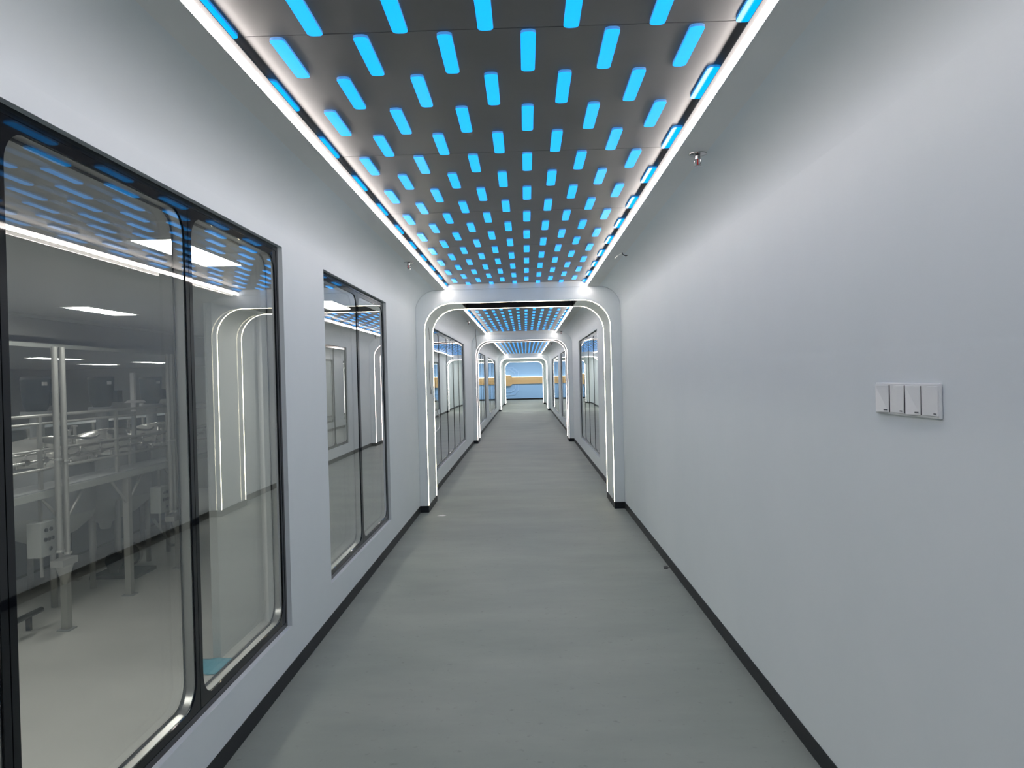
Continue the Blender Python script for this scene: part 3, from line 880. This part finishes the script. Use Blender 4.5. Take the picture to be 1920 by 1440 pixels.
# vertical pipes
def vpipe(x, y, z0, z1, r, label, group):
    t = thing('vertical_pipe', label, 'pipe', (x, y, z0), group)
    bm = bmesh.new(); cyl(bm, (0, 0, 0), (0, 0, z1 - z0), r, n=14); obj('tube', bm, M['tube_grey'], t)
    for z in (0.02, 0.45 * (z1 - z0)):
        bm = bmesh.new(); cyl(bm, (0, 0, z), (0, 0, z + 0.03), r * 1.5, n=14); obj('flange', bm, M['steel'], t)
XP = -6.57
vpipe(XP, 10.61, -0.90, 1.99, 0.042, 'left one of the two vertical steel pipes at the left of the near pane', 'pipe pair')
vpipe(XP, 10.785, -0.96, 1.99, 0.042, 'right one of the two vertical steel pipes at the left of the near pane', 'pipe pair')
for i, y in enumerate((13.99, 14.14, 14.29, 14.44)):
    vpipe(XP, y, -0.93 - 0.02 * (i % 2), 1.99, 0.034, '%s of the four vertical steel pipes beside the near window mullion' % ('leftmost', 'second from left', 'third from left', 'rightmost')[i], 'pipe bundle')
# horizontal headers that the pipes drop from
for nm, y, lab in (('pipe_header', 10.70, 'steel drain funnel below the pair of vertical pipes'), ('pipe_header', 14.21, 'steel drain trough below the bundle of four pipes')):
    bm = bmesh.new(); w = 0.18 if y < 12 else 0.30
    bx(bm, XP - 0.09, XP + 0.09, y - w, y + w, -1.08, -0.99)
    cyl(bm, (XP, y, -1.08), (XP, y, -1.35), 0.12, 0.04, 14)
    tag(obj('drain_trough', bm, M['tube_grey']), lab, 'trough', 'drain troughs')

# control boxes hung under the walkway
def cbox(y, label):
    t = thing('control_box', label, 'control box', (-6.72, y, -0.93), 'control boxes under the walkway')
    box('case', -0.20, 0.0, -0.17, 0.17, 0.0, 0.48, M['box'], t, bevel=0.008)
    for (cy, cz, m) in ((-0.06, 0.37, 'button'), (0.05, 0.37, 'button'), (-0.08, 0.24, 'button'), (0.0, 0.24, 'button'), (0.08, 0.24, 'button'), (0.03, 0.10, 'button')):
        bm = bmesh.new(); cyl(bm, (0, cy, cz), (0.02, cy, cz), 0.028, n=12); obj('button', bm, M[m], t)
    box('cable_conduit', -0.12, -0.09, -0.02, 0.01, -0.30, 0.0, M['tube_grey'], t)
    box('hanger', -0.12, -0.08, -0.03, 0.01, 0.48, 0.81, M['tube_grey'], t)
cbox(10.60, 'pale grey control box with buttons at the left pipes')
cbox(14.08, 'pale grey control box with buttons beside the bundle of four pipes')

# pump on its dark base
pu = thing('pump', 'dark pump on a black base plate on the hall floor behind the posts', 'pump', (-7.6, 14.35, HF))
box('base', -0.45, 0.42, -0.50, 0.26, 0.0, 0.06, M['pump'], pu)
bm = bmesh.new(); cyl(bm, (-0.1, -0.3, 0.28), (-0.1, 0.25, 0.28), 0.17, n=20); obj('motor', bm, M['pump'], pu)
bm = bmesh.new(); cyl(bm, (-0.1, 0.25, 0.28), (-0.1, 0.36, 0.28), 0.22, n=20); obj('casing', bm, M['steel'], pu)
box('foot', -0.22, 0.02, -0.25, 0.2, 0.06, 0.14, M['pump'], pu)
bm = bmesh.new(); tube(bm, smooth_path([(0.30, 0.42, 0.92), (0.34, 0.62, 0.70), (0.38, 0.86, 0.40), (0.39, 0.95, 0.30), (0.39, 1.30, 0.27)], 6), 0.03, 10)
obj('discharge_pipe', bm, M['box'], pu)

# low dark pipe rack on the hall floor at the left
rk = thing('pipe_rack', 'low dark pipe run near the hall floor at the left post', 'pipe', (-7.3, 10.4, HF))
bm = bmesh.new(); cyl(bm, (0, -0.6, 0.22), (0, 0.9, 0.22), 0.04, n=10); obj('run', bm, M['pump'], rk)
for y in (-0.4, 0.6):
    box('foot', -0.03, 0.03, y - 0.03, y + 0.03, 0.0, 0.2, M['pump'], rk)

# white drop pipe on the partition and a blue film sheet on the floor
bm = bmesh.new(); cyl(bm, (-3.88, 11.25, HF), (-3.88, 11.25, ZH), 0.06, n=18)
tag(obj('drop_pipe', bm, M['label']), 'round white pipe running up the hall partition behind the near window', 'pipe')
bm = bmesh.new()
g = []
for i in range(9):
    row = []
    for j in range(6):
        row.append(bm.verts.new((-4.18 + 0.46 * j / 5 + random.uniform(-.02, .02), 9.18 + 0.50 * i / 8 + random.uniform(-.02, .02), HF + 0.006 + random.uniform(0, 0.03))))
    g.append(row)
for i in range(8):
    for j in range(5): bm.faces.new((g[i][j], g[i][j + 1], g[i + 1][j + 1], g[i + 1][j]))
o = obj('plastic_sheet', bm, M['film'], smooth=True)
sm = o.modifiers.new('thick', 'SOLIDIFY'); sm.thickness = 0.003
tag(o, 'crumpled blue plastic sheet on the hall floor at the foot of the partition', 'plastic sheet')
